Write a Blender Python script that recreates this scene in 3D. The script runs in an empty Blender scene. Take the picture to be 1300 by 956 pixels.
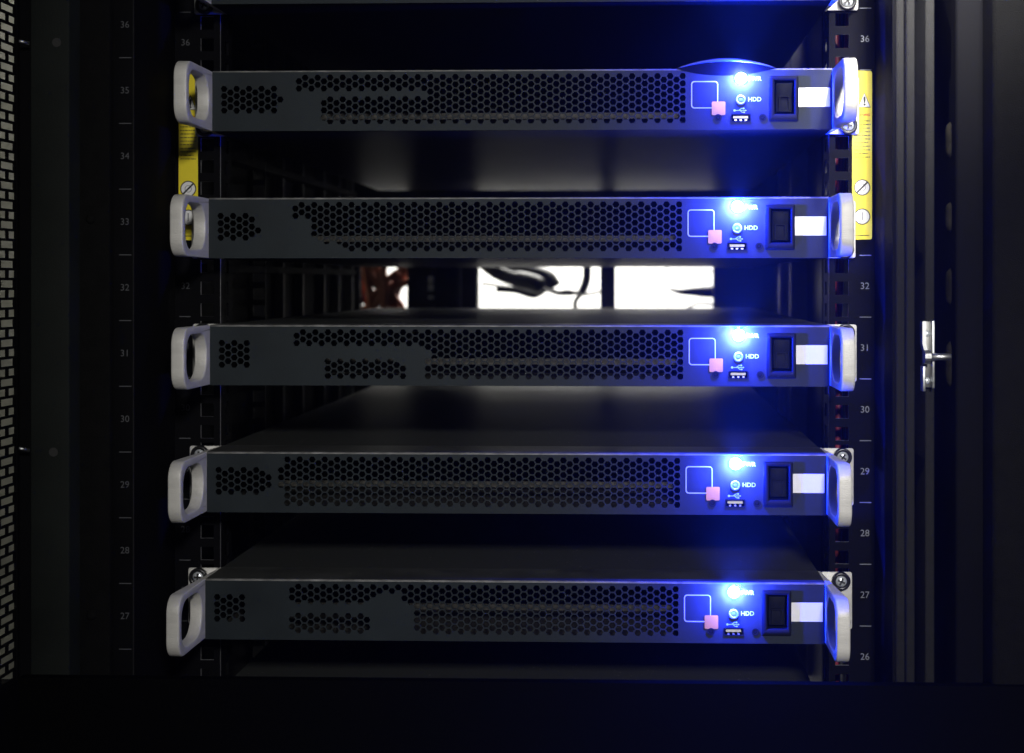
import bpy, bmesh, math, random
from mathutils import Vector, Matrix
random.seed(7)
scn = bpy.context.scene
C = scn.collection

# ------------------------------------------------------------------ camera, world, lamps, exposure
F = 1800.0                      # focal length in photograph pixels (1300 wide)
D = 0.9836                      # camera distance to the server fronts (m)
TH = math.radians(1.8)          # slight yaw to the left
VX, VY = 805.0, 357.0
CX = VX - F * math.tan(TH)
cam_d = bpy.data.cameras.new('camera')
cam = bpy.data.objects.new('camera', cam_d)
C.objects.link(cam)
cam.location = (0, -D, 0)
cam.rotation_euler = (math.radians(90), 0, TH)
cam_d.sensor_width = 36.0
cam_d.lens = F / 1300.0 * 36.0
cam_d.shift_x = (650.0 - CX) / 1300.0
cam_d.shift_y = (VY - 478.0) / 1300.0
cam_d.clip_start = 0.01
cam_d.clip_end = 50
cam_d.dof.use_dof = True
cam_d.dof.focus_distance = D
cam_d.dof.aperture_fstop = 7.0
scn.camera = cam

w = bpy.data.worlds.new('World'); scn.world = w; w.use_nodes = True
w.node_tree.nodes['Background'].inputs[0].default_value = (0.9, 1.0, 1.1, 1)
w.node_tree.nodes['Background'].inputs[1].default_value = 0.004
scn.view_settings.view_transform = 'Standard'
scn.view_settings.look = 'None'
scn.view_settings.exposure = 0
scn.view_settings.gamma = 1
scn.render.engine = 'CYCLES'
scn.cycles.use_denoising = True
scn.cycles.max_bounces = 8
scn.cycles.volume_bounces = 1
scn.cycles.sample_clamp_indirect = 6

def area(name, loc, target, size, power, col, size_y=None):
    l = bpy.data.lights.new(name, 'AREA')
    l.energy = power; l.color = col; l.size = size
    if size_y: l.shape = 'RECTANGLE'; l.size_y = size_y
    o = bpy.data.objects.new(name, l); C.objects.link(o)
    o.location = loc
    o.rotation_euler = (Vector(target) - Vector(loc)).to_track_quat('-Z', 'Y').to_euler()
    return o
area('room_lamp', (0.20, -1.42, 0.37), (0.20, 0, -0.05), 0.12, 2.65, (1.0, 0.975, 0.94)).data.spread = math.radians(66)
area('aisle_lamp', (0.225, -0.34, 0.46), (0.205, -0.03, 0.20), 0.06, 0.55, (1.0, 0.97, 0.92)).data.spread = math.radians(30)
area('left_aisle_lamp', (-0.42, 0.30, 0.75), (-0.60, 0.38, 0.0), 0.12, 0.5, (1.0, 1.0, 0.85)).data.spread = math.radians(100)
area('rear_room_lamp', (-0.05, 1.22, 0.62), (-0.05, 1.62, 0.0), 0.5, 38.0, (1.0, 0.975, 0.92))

# ------------------------------------------------------------------ helpers
def at(px, py, Y):
    """world point seen at photograph pixel (px,py) on the plane y=Y"""
    T = D + Y
    u = (px - CX) / F
    c, s = math.cos(TH), math.sin(TH)
    X = T * (u * c - s) / (c + u * s)
    dep = -X * s + T * c
    return Vector((X, Y, (VY - py) / F * dep))
def xat(px, Y): return at(px, VY, Y).x
def zat(px, py, Y): return at(px, py, Y).z

class MB:
    def __init__(s): s.bm = bmesh.new()
    def face(s, pts):
        return s.bm.faces.new([s.bm.verts.new(p) for p in pts])
    def box(s, x0, x1, y0, y1, z0, z1):
        v = [s.bm.verts.new((x, y, z)) for x in (x0, x1) for y in (y0, y1) for z in (z0, z1)]
        for f in ((0, 1, 3, 2), (4, 6, 7, 5), (0, 4, 5, 1), (2, 3, 7, 6), (0, 2, 6, 4), (1, 5, 7, 3)):
            s.bm.faces.new([v[i] for i in f])
        return s
    def prism(s, poly, y0, y1):
        """poly of (x,z), counter-clockwise seen from -y, extruded from y0 (front) to y1"""
        a = [s.bm.verts.new((x, y0, z)) for x, z in poly]
        b = [s.bm.verts.new((x, y1, z)) for x, z in poly]
        n = len(poly)
        s.bm.faces.new(a); s.bm.faces.new(b[::-1])
        for i in range(n):
            s.bm.faces.new([a[i], b[i], b[(i + 1) % n], a[(i + 1) % n]])
        return s
    def ring(s, outer, inner, y0, y1):
        """plate with one opening; outer and inner loops carry the same number of points (x,z)"""
        n = len(outer)
        mk = lambda L, y: [s.bm.verts.new((x, y, z)) for x, z in L]
        oa, ob, ia, ib = mk(outer, y0), mk(outer, y1), mk(inner, y0), mk(inner, y1)
        for i in range(n):
            j = (i + 1) % n
            s.bm.faces.new([oa[i], oa[j], ia[j], ia[i]])
            s.bm.faces.new([ob[j], ob[i], ib[i], ib[j]])
            s.bm.faces.new([oa[j], oa[i], ob[i], ob[j]])
            s.bm.faces.new([ia[i], ia[j], ib[j], ib[i]])
        return s
    def dome(s, c, r, h, seg=20, rings=4):
        """cap bulging towards -y"""
        prev = None
        for k in range(rings + 1):
            a = math.pi / 2 * k / rings
            rr, yy = r * math.cos(a), -h * math.sin(a)
            cur = [s.bm.verts.new((c[0] + rr * math.cos(2 * math.pi * i / seg), c[1] + yy, c[2] + rr * math.sin(2 * math.pi * i / seg))) for i in range(seg)] if k < rings else [s.bm.verts.new((c[0], c[1] - h, c[2]))]
            if prev:
                for i in range(seg):
                    j = (i + 1) % seg
                    if k < rings: s.bm.faces.new([prev[i], prev[j], cur[j], cur[i]])
                    else: s.bm.faces.new([prev[i], prev[j], cur[0]])
            prev = cur
        return s
    def tube(s, pts, r, seg=10):
        pts = [Vector(p) for p in pts]
        rings = []
        for i, p in enumerate(pts):
            t = (pts[min(i + 1, len(pts) - 1)] - pts[max(i - 1, 0)]).normalized()
            up = Vector((0, 1, 0)) if abs(t.y) < 0.9 else Vector((0, 0, 1))
            a = t.cross(up).normalized(); b = t.cross(a).normalized()
            rr = r[i] if isinstance(r, (list, tuple)) else r
            rings.append([s.bm.verts.new(p + a * (rr * math.cos(2 * math.pi * k / seg)) + b * (rr * math.sin(2 * math.pi * k / seg))) for k in range(seg)])
        for A, B in zip(rings, rings[1:]):
            for k in range(seg):
                s.bm.faces.new([A[k], A[(k + 1) % seg], B[(k + 1) % seg], B[k]])
        s.bm.faces.new(rings[0][::-1]); s.bm.faces.new(rings[-1])
        return s
    def mesh(s, name, mat, smooth=False):
        bmesh.ops.recalc_face_normals(s.bm, faces=s.bm.faces[:])
        me = bpy.data.meshes.new(name)
        s.bm.to_mesh(me); s.bm.free()
        if mat: me.materials.append(mat)
        if smooth:
            for p in me.polygons: p.use_smooth = True
        return me

def link(name, me, parent=None, loc=None):
    o = bpy.data.objects.new(name, me); C.objects.link(o)
    if parent: o.parent = parent
    if loc is not None: o.location = loc
    return o
def tag(o, label=None, cat=None, group=None, kind=None):
    for k, v in (('label', label), ('category', cat), ('group', group), ('kind', kind)):
        if v: o[k] = v
    return o
def empty(name, loc, label, cat, group=None):
    o = bpy.data.objects.new(name, None); C.objects.link(o)
    o.location = loc; o.empty_display_size = 0.02
    return tag(o, label, cat, group)
def bevel(o, wdt, seg=2, ang=35):
    m = o.modifiers.new('bevel', 'BEVEL'); m.width = wdt; m.segments = seg
    m.limit_method = 'ANGLE'; m.angle_limit = math.radians(ang)
    for p in o.data.polygons: p.use_smooth = True
    return o
def rrect(x0, x1, z0, z1, r, n=6):
    """rounded rectangle, counter-clockwise, 4*(n+1) points; r one value or four (br, tr, tl, bl)"""
    if not isinstance(r, (list, tuple)): r = [r] * 4
    out = []
    for (cx, cz, a0, rr) in ((x1 - r[0], z0 + r[0], -90, r[0]), (x1 - r[1], z1 - r[1], 0, r[1]), (x0 + r[2], z1 - r[2], 90, r[2]), (x0 + r[3], z0 + r[3], 180, r[3])):
        for k in range(n + 1):
            a = math.radians(a0 + 90.0 * k / n)
            out.append((cx + rr * math.cos(a), cz + rr * math.sin(a)))
    return out
def circle(x, z, r, n=24):
    return [(x + r * math.cos(2 * math.pi * k / n), z + r * math.sin(2 * math.pi * k / n)) for k in range(n)]
def sheet_with_cutouts(mb, x0, x1, z0, z1, cuts, y0, y1):
    """flat plate from y0 to y1 with rectangular openings"""
    xs = sorted(set([x0, x1] + [c[0] for c in cuts] + [c[1] for c in cuts]))
    zs = sorted(set([z0, z1] + [c[2] for c in cuts] + [c[3] for c in cuts]))
    def solid(i, j):
        if i < 0 or j < 0 or i >= len(xs) - 1 or j >= len(zs) - 1: return False
        mx, mz = (xs[i] + xs[i + 1]) / 2, (zs[j] + zs[j + 1]) / 2
        return not any(c[0] < mx < c[1] and c[2] < mz < c[3] for c in cuts)
    V = {}
    def v(i, j, y):
        k = (i, j, y)
        if k not in V: V[k] = mb.bm.verts.new((xs[i], y, zs[j]))
        return V[k]
    for i in range(len(xs) - 1):
        for j in range(len(zs) - 1):
            if not solid(i, j): continue
            mb.bm.faces.new([v(i, j, y0), v(i + 1, j, y0), v(i + 1, j + 1, y0), v(i, j + 1, y0)])
            mb.bm.faces.new([v(i, j, y1), v(i, j + 1, y1), v(i + 1, j + 1, y1), v(i + 1, j, y1)])
            for (di, dj, a, b) in ((-1, 0, (i, j), (i, j + 1)), (1, 0, (i + 1, j), (i + 1, j + 1)), (0, -1, (i, j), (i + 1, j)), (0, 1, (i, j + 1), (i + 1, j + 1))):
                if not solid(i + di, j + dj):
                    mb.bm.faces.new([v(*a, y0), v(*a, y1), v(*b, y1), v(*b, y0)]).material_index = 1
_txt = {}
def text_mesh(s, size, mat, depth=0.0, bold=0.0):
    k = (s, size, mat.name, bold)
    if k in _txt: return _txt[k]
    cu = bpy.data.curves.new('lettering', 'FONT')
    cu.body = s; cu.size = size; cu.align_x = 'CENTER'; cu.align_y = 'CENTER'; cu.extrude = 0.00005; cu.resolution_u = 3; cu.offset = bold
    o = bpy.data.objects.new('lettering', cu); C.objects.link(o)
    dg = bpy.context.evaluated_depsgraph_get()
    me = bpy.data.meshes.new_from_object(o.evaluated_get(dg))
    bpy.data.objects.remove(o); bpy.data.curves.remove(cu)
    me.transform(Matrix.Rotation(math.pi / 2, 4, 'X'))
    me.materials.clear(); me.materials.append(mat)
    _txt[k] = me
    return me

# ------------------------------------------------------------------ materials
def mat(name, col, rough=0.5, metal=0.0, spec=0.5, var=0.0, vscale=30.0, bump=0.0, bscale=900.0, specks=0.0, stretch=None):
    m = bpy.data.materials.new(name); m.use_nodes = True
    nt = m.node_tree; b = nt.nodes['Principled BSDF']
    b.inputs['Base Color'].default_value = (*col, 1)
    b.inputs['Roughness'].default_value = rough
    b.inputs['Metallic'].default_value = metal
    b.inputs['Specular IOR Level'].default_value = spec
    tc = nt.nodes.new('ShaderNodeTexCoord')
    src = tc.outputs['Object']
    if stretch:
        mp = nt.nodes.new('ShaderNodeMapping'); mp.inputs['Scale'].default_value = stretch
        nt.links.new(src, mp.inputs['Vector']); src = mp.outputs['Vector']
    colout = None
    if var:
        n = nt.nodes.new('ShaderNodeTexNoise'); n.inputs['Scale'].default_value = vscale; n.inputs['Detail'].default_value = 6
        nt.links.new(src, n.inputs['Vector'])
        r = nt.nodes.new('ShaderNodeMapRange'); r.inputs['From Min'].default_value = 0.3; r.inputs['From Max'].default_value = 0.7
        r.inputs['To Min'].default_value = 1 - var; r.inputs['To Max'].default_value = 1 + var
        nt.links.new(n.outputs['Fac'], r.inputs['Value'])
        mx = nt.nodes.new('ShaderNodeVectorMath'); mx.operation = 'SCALE'; mx.inputs[0].default_value = col
        nt.links.new(r.outputs['Result'], mx.inputs['Scale'])
        colout = mx.outputs['Vector']
        rr = nt.nodes.new('ShaderNodeMapRange'); rr.inputs['To Min'].default_value = max(0.05, rough - 0.12); rr.inputs['To Max'].default_value = min(1, rough + 0.12)
        nt.links.new(n.outputs['Fac'], rr.inputs['Value']); nt.links.new(rr.outputs['Result'], b.inputs['Roughness'])
    if specks:
        v = nt.nodes.new('ShaderNodeTexVoronoi'); v.inputs['Scale'].default_value = 170
        nt.links.new(tc.outputs['Object'], v.inputs['Vector'])
        rs = nt.nodes.new('ShaderNodeMapRange'); rs.inputs['From Min'].default_value = 0.05; rs.inputs['From Max'].default_value = 0.16
        rs.inputs['To Min'].default_value = 1; rs.inputs['To Max'].default_value = 0
        nt.links.new(v.outputs['Distance'], rs.inputs['Value'])
        n2 = nt.nodes.new('ShaderNodeTexNoise'); n2.inputs['Scale'].default_value = 45; n2.inputs['Detail'].default_value = 3
        nt.links.new(tc.outputs['Object'], n2.inputs['Vector'])
        r2 = nt.nodes.new('ShaderNodeMapRange'); r2.inputs['From Min'].default_value = 0.5; r2.inputs['From Max'].default_value = 0.7
        nt.links.new(n2.outputs['Fac'], r2.inputs['Value'])
        mu = nt.nodes.new('ShaderNodeMath'); mu.operation = 'MULTIPLY'
        nt.links.new(rs.outputs['Result'], mu.inputs[0]); nt.links.new(r2.outputs['Result'], mu.inputs[1])
        mm = nt.nodes.new('ShaderNodeMix'); mm.data_type = 'RGBA'
        nt.links.new(mu.outputs[0], mm.inputs['Factor'])
        if colout: nt.links.new(colout, mm.inputs[6])
        else: mm.inputs[6].default_value = (*col, 1)
        mm.inputs[7].default_value = (specks, specks * 0.95, specks * 0.85, 1)
        colout = mm.outputs[2]
    if colout: nt.links.new(colout, b.inputs['Base Color'])
    if bump:
        n = nt.nodes.new('ShaderNodeTexNoise'); n.inputs['Scale'].default_value = bscale; n.inputs['Detail'].default_value = 3
        nt.links.new(src, n.inputs['Vector'])
        bp = nt.nodes.new('ShaderNodeBump'); bp.inputs['Strength'].default_value = bump; bp.inputs['Distance'].default_value = 0.0006
        nt.links.new(n.outputs['Fac'], bp.inputs['Height']); nt.links.new(bp.outputs['Normal'], b.inputs['Normal'])
    return m
def emis(name, col, strength):
    m = bpy.data.materials.new(name); m.use_nodes = True
    b = m.node_tree.nodes['Principled BSDF']
    b.inputs['Base Color'].default_value = (*col, 1)
    b.inputs['Emission Color'].default_value = (*col, 1)
    b.inputs['Emission Strength'].default_value = strength
    return m
M = {
 'panel': mat('charcoal front paint', (0.0145, 0.0200, 0.0240), 0.62, 0, 0.2, 0.18, 25, 0.25, 1600),
 'lid': mat('dusty lid paint', (0.046, 0.048, 0.045), 0.42, 0, 0.5, 0.28, 40, 0.2, 1500, specks=0.35),
 'body': mat('black steel chassis', (0.007, 0.007, 0.007), 0.42, 0, 0.02, 0.0, 18, 0.1, 1200),
 'lidrear': mat('black lid paint with dust', (0.036, 0.038, 0.036), 0.5, 0, 0.02, 0.0, 40, 0.0, 1500, specks=0.30),
 'edge': mat('worn edge with painted highlight', (0.15, 0.15, 0.145), 0.5, var=0.5, vscale=90),  # wear and the edge highlight, both put in as a paler colour
 'rim': mat('hole rim with painted glint', (0.20, 0.20, 0.21), 0.5),  # pale colour stands for light caught on the hole edges
 'rib': mat('grey galvanised rib', (0.042, 0.042, 0.040), 0.65, spec=0.2),
 'numdim': mat('number print darkened as shade', (0.065, 0.068, 0.075), 0.7),  # darker copy of the number print, shade of the left side in colour
 'inside': mat('dark interior', (0.003, 0.003, 0.003), 0.95, spec=0.0),
 'tray': mat('bare inner tray', (0.040, 0.038, 0.031), 0.6, 0, 0.4, 0.3, 60),
 'grey': mat('silver grey painted casting', (0.62, 0.61, 0.575), 0.45, 0.1, 0.4, 0.12, 45, 0.35, 900, stretch=(0.4, 1.0, 2.2)),
 'black': mat('black rack paint', (0.003, 0.003, 0.0038), 0.72, 0, 0.04, 0.2, 20, 0.15, 1500),
 'frame': mat('textured powder coat', (0.011, 0.011, 0.011), 0.85, 0, 0.2, 0.2, 150, 1.0, 1300),
 'frame_dark': mat('dark powder coat', (0.004, 0.004, 0.004), 0.8, 0, 0.06, 0.25, 120, 0.9, 1300),
 'green_frame': mat('grey green side paint', (0.010, 0.012, 0.011), 0.7, 0, 0.1, 0.3, 14, 0.3, 900),
 'print': mat('white print', (0.80, 0.80, 0.80), 0.6),
 'print2': mat('light grey print', (0.52, 0.52, 0.53), 0.6),
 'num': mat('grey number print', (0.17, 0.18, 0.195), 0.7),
 'pink': mat('red print', (0.62, 0.20, 0.02), 0.55, bump=0.1),
 'paper': mat('white paper sticker', (0.86, 0.86, 0.85), 0.7, var=0.03, vscale=200),
 'yellow': mat('yellow sticker', (0.85, 0.70, 0.02), 0.5, var=0.05, vscale=60),
 'ink': mat('black ink', (0.02, 0.02, 0.02), 0.6),
 'inkfade': mat('small print ink', (0.11, 0.09, 0.015), 0.6),
 'red': mat('orange red ink', (0.70, 0.09, 0.02), 0.6),
 'switch': mat('black plastic', (0.006, 0.007, 0.009), 0.6, spec=0.1, bump=0.2),
 'steel': mat('polished steel', (0.50, 0.51, 0.51), 0.42, 1.0, var=0.08, vscale=300),
 'satin': mat('satin zinc', (0.22, 0.22, 0.21), 0.5, 1.0, var=0.25, vscale=22),
 'blob': mat('dull tan zinc', (0.012, 0.011, 0.008), 0.8, 0.0, 0.05, var=0.5, vscale=70),
 'screw': mat('zinc screw', (0.78, 0.82, 0.86), 0.32, 0.55),
 'washer': mat('black nylon washer', (0.01, 0.01, 0.011), 0.3),
 'led_off': mat('clear led ring', (0.30, 0.31, 0.34), 0.25),
 'led_core': mat('led core', (0.30, 0.31, 0.35), 0.15),
 'usb': mat('usb tongue', (0.70, 0.70, 0.72), 0.4),
 'led': emis('blue white led', (0.35, 0.55, 1.0), 40.0),
 'redcable': mat('reddish brown cable', (0.34, 0.10, 0.05), 0.35),
 'redcable2': mat('dark red cable', (0.20, 0.02, 0.025), 0.45),
 'cable': mat('black cable', (0.012, 0.012, 0.012), 0.4),
 'wall': mat('white painted wall', (0.82, 0.82, 0.80), 0.8, var=0.03, vscale=5),
 'sidewall': mat('pale cabinet side', (0.20, 0.20, 0.155), 0.7, var=0.3, vscale=14),
}

# ------------------------------------------------------------------ dimensions of a server
W, H = 0.4318, 0.0423
HW = W / 2
DEP = 0.65
PX = 1.0 / 1826.0             # one photograph pixel on the front plane
A = 0.00439; P = 0.00507; R = P / math.sqrt(3)
XC = HW - 184.5 * PX          # right end of the perforated field
def perforated_field(mask):
    """hexagon tiled plate; mask(x px from the left edge, y px from the top) tells where holes are"""
    bm = bmesh.new()
    x_col0 = HW - 188 * PX
    for j in range(-2, 79):
        x = x_col0 - j * A
        odd = j % 2
        for k in range(-2, 10):
            d = 0.00515 + k * P + (P / 2 if odd else 0)
            z = H - d
            hexo = [(x + R * math.cos(math.radians(60 * i)), z + R * math.sin(math.radians(60 * i))) for i in range(6)]
            real = 0 <= k <= (5 if odd else 6) and j >= 0
            xp, yp = (x + HW) / PX, d / PX
            if real and mask(xp, yp):
                rr = R * 0.815
                n = 6
                hexi = [(x + rr * math.cos(math.radians(60 * i)), z + rr * math.sin(math.radians(60 * i))) for i in range(6)]
                o = [bm.verts.new((a, 0, b)) for a, b in hexo]
                i0 = [bm.verts.new((a, 0, b)) for a, b in hexi]
                i1 = [bm.verts.new((a, 0.0013, b)) for a, b in hexi]
                for q in range(6):
                    r_ = (q + 1) % 6
                    bm.faces.new([o[q], o[r_], i0[r_], i0[q]])
                    bm.faces.new([i0[q], i0[r_], i1[r_], i1[q]])
            else:
                bm.faces.new([bm.verts.new((a, 0, b)) for a, b in hexo])
    for co, no in (((-HW, 0, 0), (-1, 0, 0)), ((XC, 0, 0), (1, 0, 0)), ((0, 0, 0), (0, 0, -1)), ((0, 0, H - 0.0012), (0, 0, 1))):
        bmesh.ops.bisect_plane(bm, geom=bm.verts[:] + bm.edges[:] + bm.faces[:], dist=1e-7, plane_co=co, plane_no=no, clear_outer=True)
    return bm

def xl(p): return -HW + p * PX          # px measured from the left edge of the front
def zl(p): return H - p * PX            # px measured down from the top edge

# hole masks, x from the left edge of the front, y from its top edge, both in photograph pixels
def left_group(x, y, x1, taper=0):
    if not (9 < x < x1 and 20 < y < 54): return False
    if taper and x > x1 - taper and abs(y - 38) > (x1 - x) * 1.6 + 4: return False
    return True
def mask1(x, y):
    if left_group(x, y, 88, 14): return True
    if x < 104: return False
    if x > 273: return True
    if y < 26: return True
    return x > 137 and y > 37
def mask2(x, y):
    if left_group(x, y, 64, 14): return True
    if x < 107: return False
    if y < 27: return True
    if x < 130: return False
    return y < 48 or x > 130 + (y - 46) * 2.2
def mask3(x, y):
    if left_group(x, y, 49): return True
    if x < 109: return False
    if x > 283: return True
    if y < 26: return True
    if x > 274: return y < 30 or y > 44
    return 147 < x < 252 and y > 42 and (x < 240 or y > 54)
def mask4(x, y):
    if left_group(x, y, 84, 10): return True
    return x > 92 and (x > 100 or 15 < y < 50)
def mask5(x, y):
    if left_group(x, y, 49): return True
    if x > 268: return True
    if x > 210: return y < 22 - max(0, 8 - abs(x - 240) * 0.3) or (x > 255 and y < 30)
    if y < 28: return x > 109
    return x > 104 and y > 43
def mask_full(x, y): return left_group(x, y, 60) or x > 105

# shared meshes ------------------------------------------------------------------------------
def lid_front_mesh():
    mb = MB(); r = 0.0014; n = 5
    prof = [(r - r * math.cos(math.pi / 2 * k / n), H - r + r * math.sin(math.pi / 2 * k / n)) for k in range(n + 1)] + [(0.0412, H), (0.0412, H - 0.0012), (0.0016, H - 0.0012)]
    L = [mb.bm.verts.new((-HW, y, z)) for y, z in prof]; Rr = [mb.bm.verts.new((HW, y, z)) for y, z in prof]
    for i in range(len(prof)):
        j = (i + 1) % len(prof)
        mb.bm.faces.new([L[i], L[j], Rr[j], Rr[i]])
    mb.bm.faces.new(L); mb.bm.faces.new(Rr[::-1])
    me = mb.mesh('front_lid', M['lid'])
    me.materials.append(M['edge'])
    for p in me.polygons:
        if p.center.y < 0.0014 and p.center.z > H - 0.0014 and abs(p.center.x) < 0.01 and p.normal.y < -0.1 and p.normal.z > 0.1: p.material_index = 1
    return me
def handle_mesh(side):
    mb = MB()
    # built flat in (x=forward distance, z), turned afterwards
    outer = rrect(-0.0415, 0.057, 0.0004, H - 0.0004, [0.011, 0.011, 0.0003, 0.0003], 7)
    inner = rrect(0.0070, 0.0510, H / 2 - 0.0158, H / 2 + 0.0158, [0.012, 0.012, 0.014, 0.014], 7)
    mb.ring(outer, inner, 0, 0.0088)
    for v in mb.bm.verts:
        f, t, z = v.co.x, v.co.y, v.co.z
        if f < -0.001: t = min(t, 0.0022)
        v.co = (side * (HW + 0.0001 + t), -f, z)
    return mb.mesh('handle', M['grey'])
def ear_mesh(side):
    mb = MB()
    xs = sorted((side * (HW + 0.0023), side * (HW + 0.0247)))
    r = 0.0016
    mb.prism(rrect(xs[0], xs[1], 0.0006, H - 0.0006, r, 4), 0.0398, 0.0418)
    return mb.mesh('ear', M['grey'])
def panel_control_mesh(bm, cuts):
    mb = MB(); mb.bm = bm
    sheet_with_cutouts(mb, XC, HW, 0, H - 0.0012, cuts, 0, 0.0013)
SW = (xl(716), xl(741), zl(58), zl(15.5))             # switch opening
USB = (xl(662), xl(685), zl(66.5), zl(58.5))
HDD = (673.5, 40)
PWR = (674.0, 12.5)
SH = {}
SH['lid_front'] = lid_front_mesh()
SH['lid'] = MB().box(-HW, HW, 0.0418, DEP, H - 0.0016, H - 0.0004).mesh('lid', M['lidrear'])
SH['base'] = MB().box(-HW, HW, 0.0016, DEP, 0.0, 0.0012).mesh('base', M['body'])
mb = MB()
for s in (-1, 1): mb.box(*sorted((s * HW, s * (HW - 0.0012))), 0.0016, DEP, 0.0013, H - 0.0017)
mb.box(-HW + 0.0013, HW - 0.0013, DEP - 0.0012, DEP, 0.0013, H - 0.0017)
SH['walls'] = mb.mesh('side_walls', M['body'])
mb = MB().box(-HW + 0.0014, HW - 0.0014, 0.110, 0.1115, 0.0014, H - 0.0018)
SH['bulkhead'] = mb.mesh('bulkhead', M['inside'])
mb = MB().box(-HW + 0.0014, HW - 0.0014, 0.0018, 0.1095, 0.0013, 0.0019)
SH['tray'] = mb.mesh('inner_tray', M['tray'])
mb = MB().box(-HW + 0.03, XC, 0.0405, 0.0425, 0.0125, 0.0168)
SH['bar'] = mb.mesh('drive_cage_bar', M['tray'])
for s, k in ((-1, 'L'), (1, 'R')):
    SH['handle' + k] = handle_mesh(s); SH['ear' + k] = ear_mesh(s)
mb = MB().ring(rrect(xl(611), xl(645), zl(50.5), zl(16), 4 * PX, 4), rrect(xl(612.2), xl(643.8), zl(49.3), zl(17.2), 3.0 * PX, 4), -0.00012, 0)
SH['outline'] = mb.mesh('emblem_outline', M['print2'])
SH['square'] = MB().prism(rrect(xl(637), xl(654), zl(59), zl(42), 1.5 * PX, 3), -0.00030, 0).mesh('emblem_square', M['pink'])
SH['sticker'] = MB().prism(rrect(xl(746), xl(785.6), zl(49), zl(25), 0.5 * PX, 2), -0.00022, 0).mesh('sticker', M['paper'])
SH['bezel'] = MB().ring(rrect(xl(709), xl(746), zl(67), zl(10), 1.5 * PX, 3), rrect(SW[0], SW[1], SW[2], SW[3], 0.3 * PX, 3), -0.0012, 0.0125).mesh('switch_bezel', M['switch'])
mb = MB()
x0, x1, z0, z1 = SW[0] + 0.0012, SW[1] - 0.0012, SW[2] + 0.0016, SW[3] - 0.0016
zm = (z0 + z1) / 2
prof = [(0.0010, z1), (0.0052, zm), (0.0030, z0), (0.012, z0), (0.012, z1)]   # (y, z), a rocker pressed at one end
L = [mb.bm.verts.new((x0, y, z)) for y, z in prof]; Q = [mb.bm.verts.new((x1, y, z)) for y, z in prof]
for i in range(5):
    j = (i + 1) % 5; mb.bm.faces.new([L[i], L[j], Q[j], Q[i]])
mb.bm.faces.new(L); mb.bm.faces.new(Q[::-1])
SH['rocker'] = mb.mesh('rocker', M['switch'])
SH['rocker_mark'] = MB().ring(rrect(x0 + 0.002, x1 - 0.002, zm - 0.0095, zm + 0.0012, 0.0008, 3), rrect(x0 + 0.0026, x1 - 0.0026, zm - 0.0089, zm + 0.0006, 0.0006, 3), 0.0024, 0.0052).mesh('rocker_ridge', M['switch'])
SH['led'] = MB().dome((xl(PWR[0]), 0, zl(PWR[1])), 0.0042, 0.0014).mesh('power_led', M['led'], True)
SH['hddring'] = MB().ring(circle(xl(HDD[0]), zl(HDD[1]), 0.0034), circle(xl(HDD[0]), zl(HDD[1]), 0.0019), -0.0009, 0.0).mesh('drive_led', M['led_off'])
SH['hddcore'] = MB().dome((xl(HDD[0]), 0, zl(HDD[1])), 0.0018, 0.0007).mesh('led_core', M['led_core'], True)
mb = MB().ring(rrect(USB[0] - 0.0006, USB[1] + 0.0006, USB[2] - 0.0006, USB[3] + 0.0006, 0.0003, 2), rrect(USB[0], USB[1], USB[2], USB[3], 0.0002, 2), -0.0004, 0.010)
SH['usb'] = mb.mesh('usb_port', M['switch'])
mb = MB().box(USB[0] + 0.0011, USB[1] - 0.0011, 0.0008, 0.009, USB[2] + 0.0018, USB[3] - 0.0009)
SH['tongue'] = mb.mesh('usb_tongue', M['usb'])
mb = MB()
for q in (0.22, 0.5, 0.78):
    xx = USB[0] + (USB[1] - USB[0]) * q
    mb.box(xx - 0.0007, xx + 0.0007, 0.0002, 0.006, USB[2] + 0.0001, USB[2] + 0.0011)
SH['usbpins'] = mb.mesh('usb_spring', M['steel'])
# usb trident
mb = MB()
ux, uz = xl(673), zl(53.3); t = 0.00022
def bar2(a, b, wd):
    a, b = Vector((a[0], 0, a[1])), Vector((b[0], 0, b[1])); d = (b - a).normalized(); n = Vector((-d.z, 0, d.x)) * wd
    mb.prism([(p.x, p.z) for p in (a - n, b - n, b + n, a + n)], -0.00012, 0)
bar2((ux - 0.0038, uz), (ux + 0.0034, uz), t)
bar2((ux - 0.0012, uz), (ux + 0.0008, uz + 0.0014), t); bar2((ux + 0.0008, uz + 0.0014), (ux + 0.0020, uz + 0.0014), t)
bar2((ux - 0.0002, uz), (ux + 0.0012, uz - 0.0013), t); bar2((ux + 0.0012, uz - 0.0013), (ux + 0.0024, uz - 0.0013), t)
mb.prism(circle(ux - 0.0040, uz, 0.0008, 14), -0.00014, 0)
mb.prism([(ux + 0.0044, uz), (ux + 0.0034, uz + 0.0006), (ux + 0.0034, uz - 0.0006)], -0.00014, 0)
mb.prism(circle(ux + 0.0023, uz + 0.0014, 0.0006, 12), -0.00014, 0)
mb.prism(rrect(ux + 0.0020, ux + 0.0031, uz - 0.0018, uz - 0.0008, 0.0001, 1), -0.00014, 0)
SH['trident'] = mb.mesh('usb_symbol', M['print2'])
def screw_hole(xp, yp):
    mb = MB().ring(circle(xl(xp), zl(yp), 0.0026, 20), circle(xl(xp), zl(yp), 0.0016, 20), -0.0004, 0.0)
    mb.dome((xl(xp), 0.0, zl(yp)), 0.0015, 0.0003, 14, 2)
    return mb.mesh('panel_screw', M['switch'])
SH['ps1'] = screw_hole(645, 62.5); SH['ps2'] = screw_hole(701, 62.5)
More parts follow.
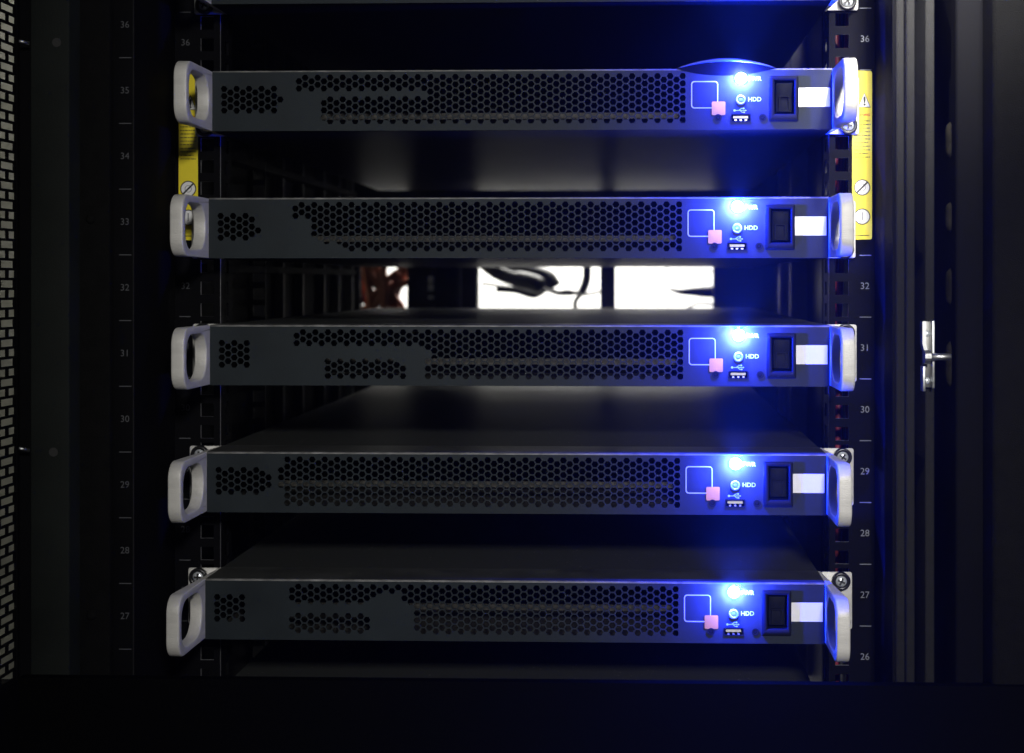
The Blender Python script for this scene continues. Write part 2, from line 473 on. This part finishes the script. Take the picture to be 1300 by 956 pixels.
# ear screw: black cup washer and domed cross head
SH['washer'] = MB().ring(circle(0, 0, 0.0066, 28), circle(0, 0, 0.0040, 28), 0.0352, 0.0396).mesh('washer', M['washer'])
mb = MB().dome((0, 0.0390, 0), 0.0046, 0.0038, 24, 5)
SH['head'] = mb.mesh('screw', M['screw'], True)
mb = MB()
for a, b in ((0.0026, 0.0006), (0.0006, 0.0026)):
    mb.box(-a, a, 0.0348, 0.0360, -b, b)
SH['cross'] = mb.mesh('cross_slot', M['ink'])

def led_lamps(parent, x, z, k=1.0, down=1.0):
    # added spots imitate lens bloom with two fans; weaker lights tint the panel
    for sgn in (1, -1):
        l = bpy.data.lights.new('power_led_bloom_fan', 'SPOT'); l.energy = 21.0 * k * (1.0 if sgn > 0 else 0.65 * down); l.color = (0.012, 0.045, 1.0)
        l.spot_size = math.radians(72); l.spot_blend = 1.0; l.shadow_soft_size = 0.0012
        o = bpy.data.objects.new('power_led_bloom_fan', l); C.objects.link(o); o.parent = parent
        o.location = (x, -0.0042, z)
        d = Vector((0, -math.cos(math.radians(52)), sgn * math.sin(math.radians(52))))
        o.rotation_euler = d.to_track_quat('-Z', 'Y').to_euler()
    for nm, en, col, y, ang in (('power_led_rim_light', 3.8, (0.003, 0.022, 1.0), -0.0065, 176), ('power_led_core_light', 0.8, (0.42, 0.50, 1.0), -0.0018, 176)):
        l2 = bpy.data.lights.new(nm, 'SPOT'); l2.energy = en * k; l2.color = col; l2.shadow_soft_size = 0.0008
        l2.spot_size = math.radians(ang); l2.spot_blend = 0.05
        o2 = bpy.data.objects.new(nm, l2); C.objects.link(o2); o2.parent = parent
        o2.location = (x, y, z); o2.rotation_euler = (math.radians(90), 0, 0)
    l3 = bpy.data.lights.new('power_led_side_light', 'POINT'); l3.energy = 0.06 * k; l3.color = (0.006, 0.022, 1.0); l3.shadow_soft_size = 0.0012
    o3 = bpy.data.objects.new('power_led_side_light', l3); C.objects.link(o3); o3.parent = parent
    o3.location = (x, -0.0034, z)

ZT1 = 0.1473
def make_server(idx, cx, mask, label, lit=True, shifts=0.0):
    """idx 0 is the one cut by the top of the picture"""
    zb = ZT1 - 0.0889 * (idx - 1) - H
    root = empty('rack_server', (cx, 0, zb), label, 'server', 'thin servers stacked in the rack')
    bm = perforated_field(mask)
    mbp = MB(); mbp.bm = bm
    sheet_with_cutouts(mbp, XC, HW, 0, H - 0.0012, [SW, USB], 0, 0.0013)
    me = bpy.data.meshes.new('front_panel'); bm.to_mesh(me); bm.free(); me.materials.append(M['panel'])
    link('front_panel', me, root)
    for n, k in (('front_lid', 'lid_front'), ('lid', 'lid'), ('base_plate', 'base'), ('side_walls', 'walls'), ('bulkhead', 'bulkhead'), ('inner_tray', 'tray'), ('drive_cage_bar', 'bar')):
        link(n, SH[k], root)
    for k in 'LR':
        h = link('handle', SH['handle' + k], root); bevel(h, 0.0026, 3, 50)
        e = link('ear', SH['ear' + k], root); bevel(e, 0.0003, 1, 50)
        s = -1 if k == 'L' else 1
        for zz in (0.0066, H - 0.0066):
            wsh = link('washer', SH['washer'], root, (s * (HW + 0.0165), 0, zz)); bevel(wsh, 0.001, 2)
            hd = link('screw', SH['head'], wsh); link('cross_slot', SH['cross'], wsh)
            wsh.rotation_euler = (0, random.uniform(0, 1.5), 0)
    link('emblem_outline', SH['outline'], root); link('emblem_square', SH['square'], root)
    bz = link('power_switch', SH['bezel'], root); bevel(bz, 0.0004, 1)
    rk = link('rocker', SH['rocker'], bz); bevel(rk, 0.0004, 1); link('rocker_ridge', SH['rocker_mark'], bz)
    st = link('sticker', SH['sticker'], root)
    link('power_led', SH['led'], root)
    hr = link('drive_led', SH['hddring'], root); bevel(hr, 0.0004, 2); link('led_core', SH['hddcore'], hr)
    us = link('usb_port', SH['usb'], root); link('usb_tongue', SH['tongue'], us); link('usb_spring', SH['usbpins'], us)
    link('usb_symbol', SH['trident'], root)
    link('panel_screw', SH['ps1'], root); link('panel_screw', SH['ps2'], root)
    link('lettering', text_mesh('PWR', 0.0042, M['print2'], bold=0.00004), root, (xl(691), -0.0001, zl(13.5)))
    link('lettering', text_mesh('HDD', 0.0042, M['print2'], bold=0.00004), root, (xl(691), -0.0001, zl(39.5)))
    if lit: led_lamps(root, xl(PWR[0]), zl(PWR[1]), k=(1, 1.1, 1.15, 1.1, 0.85, 0.85)[idx], down=0.15 if idx == 5 else 1.0)
    return root

def mid(a, b): return (xat(a, 0) + xat(b, 0)) / 2
make_server(0, mid(268, 1056), mask_full, 'server cut off by the top edge of the picture, only its bottom rim showing')
s1 = make_server(1, mid(270, 1056), mask1, 'topmost complete server, with a curved dark notch above its blue power light')
make_server(2, mid(264, 1053), mask2, 'server just above the bright open gap, its hole field starting with a diagonal lower corner')
make_server(3, mid(265, 1055), mask3, 'server just below the bright gap, a short separate strip of holes under its top rows')
make_server(4, mid(263, 1049), mask4, 'second server from the bottom, holes running unbroken nearly to the left group and lid visible')
make_server(5, mid(260, 1048), mask5, 'lowest fully visible server, blank patch between its two left hole strips and deepest visible lid')
make_server(6, mid(259, 1047), mask_full, 'server at the bottom of the picture of which only the dusty lid shows', lit=False)

# curved dark notch on the top edge of the first server
mb = MB()
n = 22
top, bot = [], []
for k in range(n + 1):
    t = -1 + 2 * k / n
    x = xl(655 + 62 * t)
    top.append((x, zl(0.5 - 10.5 * (1 - t * t) ** 1.0)))
    bot.append((x, zl(0.5 + 9.0 * (1 - t * t) ** 1.0)))
mb.prism(bot + top[::-1][1:-1], -0.0006, 0.004)
nt_ = link('finger_notch', mb.mesh('finger_notch', M['black']), s1)
mb = MB().tube([(x, -0.0008, z + 0.0003) for x, z in top], [0.0003 + 0.0009 * math.sin(math.pi * k / n) for k in range(n + 1)], 8)
link('notch_rim', mb.mesh('notch_rim', M['lid'], True), nt_)

# ------------------------------------------------------------------ rack posts with square holes
YP = 0.0422
U = 0.04445
Z32 = -0.0036
def make_post(side, label):
    hx = xat(1069, YP) if side > 0 else xat(263, YP)
    if side > 0: x0, x1 = xat(1052.5, YP), xat(1131, YP)
    else: x0, x1 = xat(222, YP), xat(279.5, YP)
    zt, zb = 0.26, -0.36
    root = empty('rack_post', ((x0 + x1) / 2, YP, zb), label, 'rack post', 'perforated rack posts')
    ox, oy, oz = root.location
    cuts = []
    for u in range(24, 38):
        zc = Z32 + (u - 32) * U
        for d in (0.0143, -0.0015, -0.0174):
            cuts.append((hx - 0.0048 - ox, hx + 0.0048 - ox, zc + d - 0.0048 - oz, zc + d + 0.0048 - oz))
    mb = MB()
    sheet_with_cutouts(mb, x0 - ox, x1 - ox, zb - oz, zt - oz, cuts, 0, 0.002)
    pf = mb.mesh('post_face', M['black']); pf.materials.append(M['rim']); link('post_face', pf, root)
    # inner flange going back, with its own row of holes
    xi = (x0 if side > 0 else x1) - ox
    mb = MB()
    cuts2 = [(0.012, 0.0215, c[2], c[3]) for c in cuts]
    sheet_with_cutouts(mb, 0.0022, 0.030, zb - oz, zt - oz, cuts2, 0, 0.0016)
    for v in mb.bm.verts:
        f, t, z = v.co
        v.co = (xi + side * (t - 0.0), f, z)
    link('post_flange', mb.mesh('post_flange', M['rib'] if side > 0 else M['black']), root)  # right flange made paler to stand for light falling on it
    nx = xat(1098, YP) if side > 0 else xat(235.5, YP)
    for u in range(25, 38):
        zc = Z32 + (u - 32) * U
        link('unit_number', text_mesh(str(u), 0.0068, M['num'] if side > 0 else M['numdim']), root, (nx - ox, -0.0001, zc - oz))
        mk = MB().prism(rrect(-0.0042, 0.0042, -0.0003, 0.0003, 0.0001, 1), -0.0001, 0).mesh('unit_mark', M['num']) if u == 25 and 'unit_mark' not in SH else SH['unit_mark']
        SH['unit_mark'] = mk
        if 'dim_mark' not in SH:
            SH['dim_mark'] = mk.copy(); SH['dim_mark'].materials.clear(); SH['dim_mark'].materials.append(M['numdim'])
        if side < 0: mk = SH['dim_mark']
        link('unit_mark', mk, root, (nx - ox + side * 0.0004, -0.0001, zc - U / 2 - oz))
    return root
make_post(1, 'right black rack post with square holes and bright unit numbers beside the yellow label')
make_post(-1, 'left black rack post in deep shadow behind the left handles of the servers')

# ------------------------------------------------------------------ yellow warning labels
def warning_label(px0, px1, label):
    Y = YP - 0.0004
    xm = (xat(px0, Y) + xat(px1, Y)) / 2
    wd = 0.0142
    zt = zat(1095, 90, Y); zb = zat(1095, 304, Y)
    root = empty('warning_label', (xm, Y, zb), label, 'label', 'yellow warning labels on the posts')
    hgt = zt - zb
    s = hgt / 214.0
    link('sticker_sheet', MB().prism(rrect(-wd / 2, wd / 2, 0, hgt, 0.0016, 4), 0, 0.0003).mesh('sticker_sheet', M['yellow']), root)
    zz = lambda p: hgt - (p - 90) * s
    h = 0.0045
    tx = 0.0016
    tri = [(tx - h * 1.0, zz(136.5)), (tx + h * 1.0, zz(136.5)), (tx, zz(117))]
    c_in = lambda q: [((x - tx) * q + tx, (z - zz(130)) * q + zz(130)) for x, z in tri]
    t = link('warning_triangle', MB().prism(tri, -0.00008, 0).mesh('warning_triangle', M['ink']), root)
    link('triangle_field', MB().prism(c_in(0.86), -0.00014, -0.00008).mesh('triangle_field', M['print']), t)
    link('exclamation_mark', text_mesh('!', 0.0088, M['ink'], bold=0.0003), t, (tx, -0.0002, zz(129)))
    link('lettering', text_mesh('WARNING', 0.0023, M['red'], bold=0.00008), root, (0, -0.0001, zz(146)))
    mb = MB()
    rnd = random.Random(3)
    for ln in range(11):
        z = zz(153.5 + ln * 4.6); x = -0.0058
        end = rnd.choice((0.0056, 0.0052, 0.0036, 0.0056))
        while x < end:
            l = rnd.uniform(0.0008, 0.0026)
            mb.prism(rrect(x, min(x + l, end + 0.0004), z - 0.00033, z + 0.00033, 0.0001, 1), -0.00008, 0)
            x += l + 0.0004
    link('small_print', mb.mesh('small_print', M['inkfade']), root)
    for pc, kind in ((238, 'slash'), (275, 'one')):
        z = zz(pc)
        cbk = link('pictogram', MB().prism(circle(0, z, 0.0059, 32), -0.00008, 0).mesh('pictogram', M['ink']), root)
        link('pictogram_field', MB().prism(circle(0, z, 0.0051, 32), -0.00014, -0.00008).mesh('pictogram_field', M['print']), cbk)
        if kind == 'slash':
            mb = MB(); d = 0.0036; w_ = 0.00045
            mb.prism([(-d + w_, z - d - w_), (d + w_, z + d - w_), (d - w_, z + d + w_), (-d - w_, z - d + w_)], -0.0002, -0.00014)
            link('slash', mb.mesh('slash', M['ink']), cbk)
            mb = MB().ring(circle(0, z, 0.0026, 16), circle(0, z, 0.0022, 16), -0.00018, -0.00014)
            link('faint_figure', mb.mesh('faint_figure', M['num']), cbk)
        else:
            link('digit', text_mesh('1', 0.0085, M['num']), cbk, (0, -0.0002, z))
    mb = MB().prism(rrect(-0.005, 0.005, zz(299.4), zz(298.4), 0.0001, 1), -0.00008, 0)
    link('footer_line', mb.mesh('footer_line', M['inkfade']), root)
    return root
warning_label(1082, 1107, 'bright yellow warning label with triangle and round pictograms on the right post')
warning_label(227, 251, 'shaded yellow warning label on the left post, seen through and between the left handles')

# ------------------------------------------------------------------ cabinet: left side
ZT, ZB = 0.30, -0.42
cab = empty('cabinet_side_frame', (xat(100, -0.05), -0.05, ZB), 'left side frame of the black cabinet with a faint column of unit numbers', 'cabinet frame')
cl = cab.location
def cpart(name, m, px0, px1, Y0, Y1, root=cab, zt=ZT, zb=ZB, bv=0.0012):
    o_ = root.location
    mb = MB().box(xat(px0, Y0) - o_.x, xat(px1, Y0) - o_.x, Y0 - o_.y, Y1 - o_.y, zb - o_.z, zt - o_.z)
    ob = link(name, mb.mesh(name, m), root)
    if bv: bevel(ob, bv, 2)
    return ob
cpart('hinge_plate', M['black'], 20, 41, -0.050, -0.046, bv=0)
cpart('outer_stile', M['green_frame'], 38, 88, -0.060, 0.2)
cpart('middle_stile', M['frame_dark'], 90.5, 139.5, -0.042, 0.2)
cpart('number_strip', M['black'], 141, 170, -0.035, 0.19, bv=0.0006)
cpart('strip_edge', M['frame'], 168.2, 169.8, -0.0365, -0.0351, bv=0.0003)
cpart('back_plate', M['black'], 172, 224, 0.120, 0.125, bv=0)
for u in range(25, 39):
    sc = 1 / 1.888e3
    zc = (357 - (365.3 - (u - 32) * 83.9)) * sc
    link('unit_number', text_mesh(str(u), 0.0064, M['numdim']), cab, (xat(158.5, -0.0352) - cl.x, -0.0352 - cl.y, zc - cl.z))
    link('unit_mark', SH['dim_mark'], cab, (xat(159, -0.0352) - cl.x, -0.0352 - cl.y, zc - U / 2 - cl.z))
for (px, py) in ((72, 54), (68, 574)):
    p = at(px, py, -0.0602)
    o = link('bolt_hole', MB().prism(circle(0, 0, 0.003, 18), -0.0003, 0.0).mesh('bolt_hole', M['ink']), cab, p - cl)
for (px, py) in ((115, 278), (116, 781)):
    p = at(px, py, -0.0424)
    link('bolt', MB().dome((0, 0, 0), 0.0035, 0.002, 16, 3).mesh('bolt', M['frame_dark'], True), cab, p - cl)
# little hinge pin sticking out towards the mesh door
for py in (55, 572):
    p0, p1 = at(24, py - 3, -0.066), at(37, py, -0.061)
    link('hinge_pin', MB().tube([p0 - cl, p1 - cl], 0.0011, 8).mesh('hinge_pin', M['steel'], True), cab)

# perforated door, swung open, seen edge on
XD = xat(21.5, -0.062)
YD0, YD1 = -0.062, -0.20
door = empty('perforated_door', (XD, YD0, ZB), 'open perforated mesh door seen almost edge on along the left border', 'door')
mb = MB()
ph, pw = 0.0064, 0.0225
web_z, web_y = 0.0017, 0.0032
z_bottom = zat(10, 866, -0.07)
bm = mb.bm
ncol = 7
row = 0
z = z_bottom
th = 0.0012
def dface(y0, y1, z0, z1):
    bx = (0, th)
    mb.box(-th, 0, y0, y1, z0, z1)
while z < ZT:
    dface(-(ncol * pw), -0.0008, z - ZB, z - ZB + web_z)
    off = pw / 2 if row % 2 else 0
    for c in range(ncol):
        y = -0.0008 - c * pw - off
        if y - web_y < -(ncol * pw): continue
        mb.box(-th + 0.00005, -0.00005, y - web_y, y, z - ZB + web_z, z - ZB + ph)
    z += ph; row += 1
o = link('mesh_panel', mb.mesh('mesh_panel', M['black']), door)
mb = MB().box(-0.0016, 0.0005, -0.0008, 0.003, 0, ZT - ZB)
link('door_stile', mb.mesh('door_stile', M['black']), door)
mb = MB().box(-0.014, 0.0012, -(ncol * pw), -0.0009, z_bottom - ZB - 0.06, z_bottom - ZB)
link('added_bottom_rail', mb.mesh('added_bottom_rail', M['black']), door)  # black rail added under the mesh to carry the dark bottom band across the door

# pale neighbouring cabinet seen through the mesh
mb = MB().box(-0.02, 0, 0, 1.2, 0, 1.2)
nb = link('neighbour_cabinet', mb.mesh('neighbour_cabinet', M['sidewall'])); nb.location = (-0.60, 0.1, -0.62)
tag(nb, 'pale cabinet side glimpsed through the holes of the mesh door', 'cabinet')

# ------------------------------------------------------------------ cabinet: right side
cr = empty('cabinet_door_frame', (xat(1160, -0.03), -0.03, ZB), 'right frame of the cabinet made of textured vertical bars with a steel striker', 'cabinet frame')
cpart('gloss_plate', M['black'], 1133, 1136.5, -0.028, 0.2, cr, bv=0)
cpart('frame_bar', M['frame'], 1137.5, 1149.5, -0.030, 0.06, cr)
cpart('frame_bar', M['frame'], 1150.5, 1161.5, -0.036, 0.06, cr)
cpart('back_plate', M['black'], 1161.8, 1174, 0.0, 0.06, cr, bv=0)
cpart('frame_bar', M['frame'], 1174.5, 1186.5, -0.036, 0.06, cr)
cpart('recess_plate', M['black'], 1186.8, 1196, 0.03, 0.06, cr, bv=0)
cpart('recess_back', M['black'], 1196, 1214, 0.052, 0.06, cr, bv=0)
for py, ln in ((178, 24), (276, 20), (364, 24), (462, 30)):
    a, b = at(1208, py - ln, -0.030) - cr.location, at(1208, py + ln, -0.030) - cr.location
    n_ = 10
    pts_ = [a.lerp(b, k / n_) for k in range(n_ + 1)]
    rad_ = [0.0044 * math.sqrt(max(0.02, 1 - (2 * k / n_ - 1) ** 4)) for k in range(n_ + 1)]
    link('tan_blob', MB().tube(pts_, rad_, 16).mesh('tan_blob', M['blob'], True), cr)  # row of rounded tan shapes along the door edge
cpart('inner_door_edge', M['black'], 1213, 1258, -0.045, 0.06, cr, bv=0.002)
cpart('door_edge', M['frame_dark'], 1260, 2500, -0.070, 0.06, cr, bv=0.003)
# steel striker plate with bolt
YS = -0.046
st = empty('striker_plate', at(1180, 497, YS), 'bright steel striker plate with a short bolt pointing right', 'latch')
sl = st.location
def sbox(name, px0, px1, py0, py1, y0, y1, m=M['steel'], parent=st):
    a, b = at(px0, py1, YS), at(px1, py0, YS)
    ob = link(name, MB().box(a.x - sl.x, b.x - sl.x, y0, y1, a.z - sl.z, b.z - sl.z).mesh(name, m), parent)
    return bevel(ob, 0.0004, 2)
sbox('back_web', 1174, 1184, 408, 493, 0.006, 0.0095, M['satin'])
sbox('flange', 1183.4, 1187, 407, 493, 0.0, 0.0095)
# left flange is pinched around the bolt
path = [(1173.5, 408), (1173.5, 436), (1175, 443), (1177, 450), (1177.5, 460)]
mb = MB()
for (a, b) in zip(path, path[1:]):
    p, q = at(*a, YS), at(*b, YS)
    wd = 0.0024
    mb.bm.faces.new([mb.bm.verts.new((x - sl.x, y, zz_ - sl.z)) for x, y, zz_ in ((p.x - wd / 2, 0, p.z), (q.x - wd / 2, 0, q.z), (q.x + wd / 2, 0, q.z), (p.x + wd / 2, 0, p.z))])
    mb.bm.faces.new([mb.bm.verts.new((x - sl.x, y, zz_ - sl.z)) for x, y, zz_ in ((p.x + wd / 2, 0, p.z), (q.x + wd / 2, 0, q.z), (q.x + wd / 2, 0.008, q.z), (p.x + wd / 2, 0.008, p.z))])
    mb.bm.faces.new([mb.bm.verts.new((x - sl.x, y, zz_ - sl.z)) for x, y, zz_ in ((p.x - wd / 2, 0, p.z), (p.x - wd / 2, 0.008, p.z), (q.x - wd / 2, 0.008, q.z), (q.x - wd / 2, 0, q.z))])
link('pinched_flange', mb.mesh('pinched_flange', M['steel']), st)
sbox('flange', 1171.5, 1175.5, 465, 497, 0.0, 0.008)
p = at(1177, 453, YS - 0.003)
mb = MB().tube([Vector((p.x - 0.002, p.y, p.z)) - sl, Vector((p.x + 0.002, p.y, p.z)) - sl], 0.0046, 18)
link('bolt_collar', mb.mesh('bolt_collar', M['steel']), st)
q = at(1207.5, 453, YS - 0.003)
mb = MB().tube([Vector((p.x, p.y, p.z)) - sl, Vector((q.x - 0.0006, q.y, p.z)) - sl, Vector((q.x, q.y, p.z)) - sl], [0.0023, 0.0023, 0.0017], 16)
link('bolt', mb.mesh('bolt', M['steel'], True), st)
for py in (424, 484):
    p = at(1179, py, YS)
    link('rivet', MB().dome((0, 0.006, 0), 0.0022, 0.0014, 14, 3).mesh('rivet', M['screw'], True), st, Vector((p.x, YS, p.z)) - sl)

# added black crossbar, put in to keep the bottom band dark
YB = -0.075
mb = MB().box(xat(23, YB), xat(1330, YB), YB, YB + 0.008, -0.42, zat(700, 866.5, YB))
bar = link('added_crossbar', mb.mesh('added_crossbar', mat('matte black paint of added crossbar', (0.002, 0.002, 0.002), 0.9, spec=0.0)))
tag(bar, 'added matte black crossbar running along the bottom of the picture', 'crossbar')
# the added crossbar mesh lives in world coordinates; give it an origin at its base
v0 = Vector((0, YB, -0.42)); bar.data.transform(Matrix.Translation(-v0)); bar.location = v0

# ------------------------------------------------------------------ inside of the cabinet
XL_, XR_ = -0.326, 0.176
inn = empty('cabinet_side_wall', (XL_, 0.4, ZB), 'dark ribbed left inner wall of the cabinet behind the servers', 'cabinet wall')
il = inn.location
mb = MB().box(-0.012, -0.008, -0.335, 0.24, 0, ZT - ZB); link('side_sheet', mb.mesh('side_sheet', M['black']), inn)
mb = MB().box(-0.08, 0.62, -0.4, 0.5, ZT - ZB + 0.002, ZT - ZB + 0.006); link('light_leak_cover', mb.mesh('light_leak_cover', M['black']), inn)  # cover added out of view to stop lamp light leaking in from above
for px in (361, 386, 413, 432, 449):
    s = (805 - px) / 0.3235
    Y = F / s - D
    mb = MB().box(-0.008, 0.0, Y - 0.4 - 0.004, Y - 0.4 + 0.004, 0, ZT - ZB)
    link('rib', mb.mesh('rib', M['rib']), inn)
for zz_ in (0.19, 0.10, 0.011, -0.078, -0.167, -0.256):
    mb = MB().box(-0.007, 0.006, -0.33, 0.24, zz_ - ZB - 0.004, zz_ - ZB + 0.002)
    link('mounting_rail', mb.mesh('mounting_rail', M['frame_dark']), inn)
# middle post with holes at the left
cuts = []
for k in range(-24, 18):
    zc = 0.004 + k * 0.0148
    cuts.append((-0.0045, 0.0052, zc - ZB - 0.005, zc - ZB + 0.005))
mb = MB(); sheet_with_cutouts(mb, -0.008, 0.0062, 0, ZT - ZB, cuts, -0.163, -0.161)
link('punched_post', mb.mesh('punched_post', M['rib']), inn)

inr = empty('cabinet_side_wall', (XR_, 0.4, ZB), 'dark right inner wall of the cabinet with a shiny post, lit blue', 'cabinet wall')
mb = MB().box(0.008, 0.012, -0.33, 0.5, 0, ZT - ZB); link('side_sheet', mb.mesh('side_sheet', M['body']), inr)
mb = MB().tube([(-0.016, 0.135, 0), (-0.016, 0.135, ZT - ZB)], 0.006, 14)
link('shiny_post', mb.mesh('shiny_post', M['usb'], True), inr)
mb = MB().box(-0.0095, 0.0075, 0.13, 0.139, 0, ZT - ZB); link('post_web', mb.mesh('post_web', M['satin']), inr)
for Y in (-0.2, -0.05, 0.3):
    mb = MB().box(0.0, 0.0079, Y - 0.004, Y + 0.004, 0, ZT - ZB); link('rib', mb.mesh('rib', M['black']), inr)

# red cables hanging behind the right post
rc = random.Random(11)
for k in range(6):
    x = 0.150 + 0.0042 * k; y = 0.085 + 0.012 * (k % 3)
    pts = [(0.003 * math.sin(q * 0.9 + k), 0.004 * math.cos(q * 1.1 + k * 2), q * 0.035) for q in range(20)]
    o = link('red_cable', MB().tube(pts, 0.0026, 8).mesh('red_cable', M['redcable2'], True)); o.location = (x, y, -0.40)
    tag(o, 'dark red cable hanging in the bunch behind the square holes of the right post', 'cable', 'red cables behind the right post')

# rear frame
YR = 0.80
rear = empty('rear_frame', (xat(700, YR), YR, ZB), 'dark rear frame of the cabinet standing against the bright room', 'cabinet frame')
rl = rear.location
def rpart(name, m, px0, px1, y0=YR, y1=YR + 0.02, zt=ZT, zb=ZB):
    return link(name, MB().box(xat(px0, y0) - rl.x, xat(px1, y0) - rl.x, y0 - rl.y, y1 - rl.y, zb - rl.z, zt - rl.z).mesh(name, m), rear)
rpart('rear_plate', M['body'], 517, 606)
rpart('rear_post', M['body'], 762, 781)
rpart('rear_plate', M['body'], 906, 1010)
rpart('rear_strut', M['frame'], 545, 549.5, YR - 0.02, YR - 0.003)
rpart('rear_strut', M['frame'], 580, 584, YR - 0.02, YR - 0.003)
rpart('rear_plate', M['body'], 405, 457, YR + 0.03, YR + 0.05)
rpart('light_blocker_panel', M['inside'], 400, 1040, YR - 0.03, YR - 0.022, ZT, 0.100)  # unseen panels added to block rear light off lids and undersides
rpart('light_blocker_panel', M['inside'], 400, 1040, YR - 0.03, YR - 0.022, -0.115, ZB)
rpart('light_blocker_band', M['inside'], 400, 1040, YR - 0.03, YR - 0.022, 0.080, 0.040)  # unseen bands added to trim rear-light reflections between the servers
rpart('light_blocker_band', M['inside'], 400, 1040, YR - 0.03, YR - 0.022, -0.050, -0.088)
# clipped tag on the strut
mb = MB()
for q, (z0, z1) in enumerate(((-0.012, -0.004), (-0.002, 0.006), (-0.022, -0.018))):
    xx = xat(547, YR - 0.025)
    mb.box(xx - 0.003 - rl.x, xx + 0.003 - rl.x, -0.026, -0.021, z0 - rl.z, z1 - rl.z)
link('cable_clip', mb.mesh('cable_clip', M['usb']), rear)

# cables crossing the bright opening
def cable(name, pixels, Y, r, m, label, group):
    pts = []
    P_ = [at(px, py, Y) for px, py in pixels]
    for i in range(len(P_) - 1):
        p0, p1, p2, p3 = P_[max(i - 1, 0)], P_[i], P_[i + 1], P_[min(i + 2, len(P_) - 1)]
        for k in range(6):
            t = k / 6.0
            pts.append(0.5 * ((2 * p1) + (p2 - p0) * t + (2 * p0 - 5 * p1 + 4 * p2 - p3) * t * t + (3 * p1 - p0 - 3 * p2 + p3) * t ** 3))
    pts.append(P_[-1])
    base = pts[0].copy()
    o = link(name, MB().tube([p - base for p in pts], r, 10).mesh(name, m, True)); o.location = base
    return tag(o, label, 'cable', group)
cable('black_cable', [(600, 318), (625, 341), (648, 352), (675, 358), (698, 368), (712, 372), (735, 371), (742, 366)], 0.86, [0.010] * 14 + [0.012] * 8 + [0.0035] * 12 + [0.003] * 9, M['cable'], 'thick black cable sagging across the left part of the bright gap', 'black cables at the rear')
cable('black_cable', [(610, 320), (650, 341), (690, 351), (702, 366)], 0.87, 0.012, M['cable'], 'short thick black cable bent behind the sagging one in the gap', 'black cables at the rear')
cable('black_cable', [(640, 325), (672, 350), (690, 364), (678, 374), (655, 368), (630, 366)], 0.88, 0.005, M['cable'], 'thin black cable looping under the thick ones in the gap', 'black cables at the rear')
cable('black_cable', [(744, 320), (745, 352), (738, 372), (730, 384), (733, 400)], 0.85, [0.0055] * 12 + [0.003] * 13, M['cable'], 'black cable hanging straight down just left of the rear post', 'black cables at the rear')
cable('black_cable', [(848, 366), (862, 370), (880, 370), (905, 370), (960, 366)], 0.86, [0.0010 + 0.0004 * q for q in range(25)], M['cable'], 'black cable running right out of the bright gap towards the blue side', 'black cables at the rear')
cable('black_cable', [(872, 392), (885, 386), (900, 386), (925, 392)], 0.86, 0.0016, M['cable'], 'thin black cable arched low at the right end of the bright gap', 'black cables at the rear')
cable('black_cable', [(612, 360), (630, 362), (650, 366), (668, 365), (690, 371)], 0.89, [0.002] * 8 + [0.0035] * 17, M['cable'], 'slim black cable crossing low behind the thick sagging cable in the gap', 'black cables at the rear')
cable('black_cable', [(690, 366), (706, 371), (722, 369), (740, 374), (762, 370)], 0.84, 0.0018, M['cable'], 'thin wavy black cable reaching the dark rear post from the left', 'black cables at the rear')
cable('black_cable', [(906, 345), (880, 344), (852, 350), (846, 344), (850, 332)], 0.87, 0.0012, M['cable'], 'hair thin black cable hooked at the upper right of the bright gap', 'black cables at the rear')
rb = random.Random(5)
starts = [(462, 318), (470, 330), (478, 318), (486, 325), (494, 318), (503, 322), (512, 318), (466, 330), (474, 322), (482, 318), (508, 326), (466, 352), (505, 345), (520, 356)]
for k, (a, b) in enumerate(starts):
    if k < 11:
        px = [(a, b), (a + rb.uniform(-8, 8), b + 24), (a + rb.uniform(-10, 12), b + 46), (a + rb.uniform(-14, 14), b + 70), (a, b + 95)]
    else:
        px = [(a, b), (a + rb.uniform(-12, 12) - 10 * (k > 11), b + 12), (a - 22 * (k > 11) + 16 * (k == 11), b + 22), (a - 36 * (k > 11) + 30 * (k == 11), b + 36)]
    cable('brown_cable', px, 0.83 + 0.006 * (k % 4), rb.uniform(0.0032, 0.0055), M['redcable'], 'reddish brown cable in the tangle at the left end of the gap', 'reddish brown cables at the rear')

# bright room behind
mb = MB().box(-0.9, 0.9, 0, 0.05, 0, 1.8)
rw = link('room_wall', mb.mesh('room_wall', M['wall'])); rw.location = (-0.05, 1.62, -0.9)
tag(rw, 'white wall of the bright room behind the cabinet', None, None, 'structure')

# ------------------------------------------------------------------ added haze, standing in for lens bloom
mb = MB().box(-1.5, 1.5, -2.4, 2.4, -1.6, 1.4)
hz = link('bloom_haze', mb.mesh('bloom_haze', None))
hm = bpy.data.materials.new('bloom_haze'); hm.use_nodes = True
nt = hm.node_tree; nt.nodes.clear()
out = nt.nodes.new('ShaderNodeOutputMaterial'); pv = nt.nodes.new('ShaderNodeVolumePrincipled')
pv.inputs['Color'].default_value = (0.95, 0.95, 0.95, 1)
pv.inputs['Density'].default_value = 0.012
pv.inputs['Anisotropy'].default_value = 0.7
nt.links.new(pv.outputs['Volume'], out.inputs['Volume'])
hz.data.materials.append(hm)
hz['kind'] = 'stuff'; hz['label'] = 'thin haze added to imitate lens bloom around the lights'
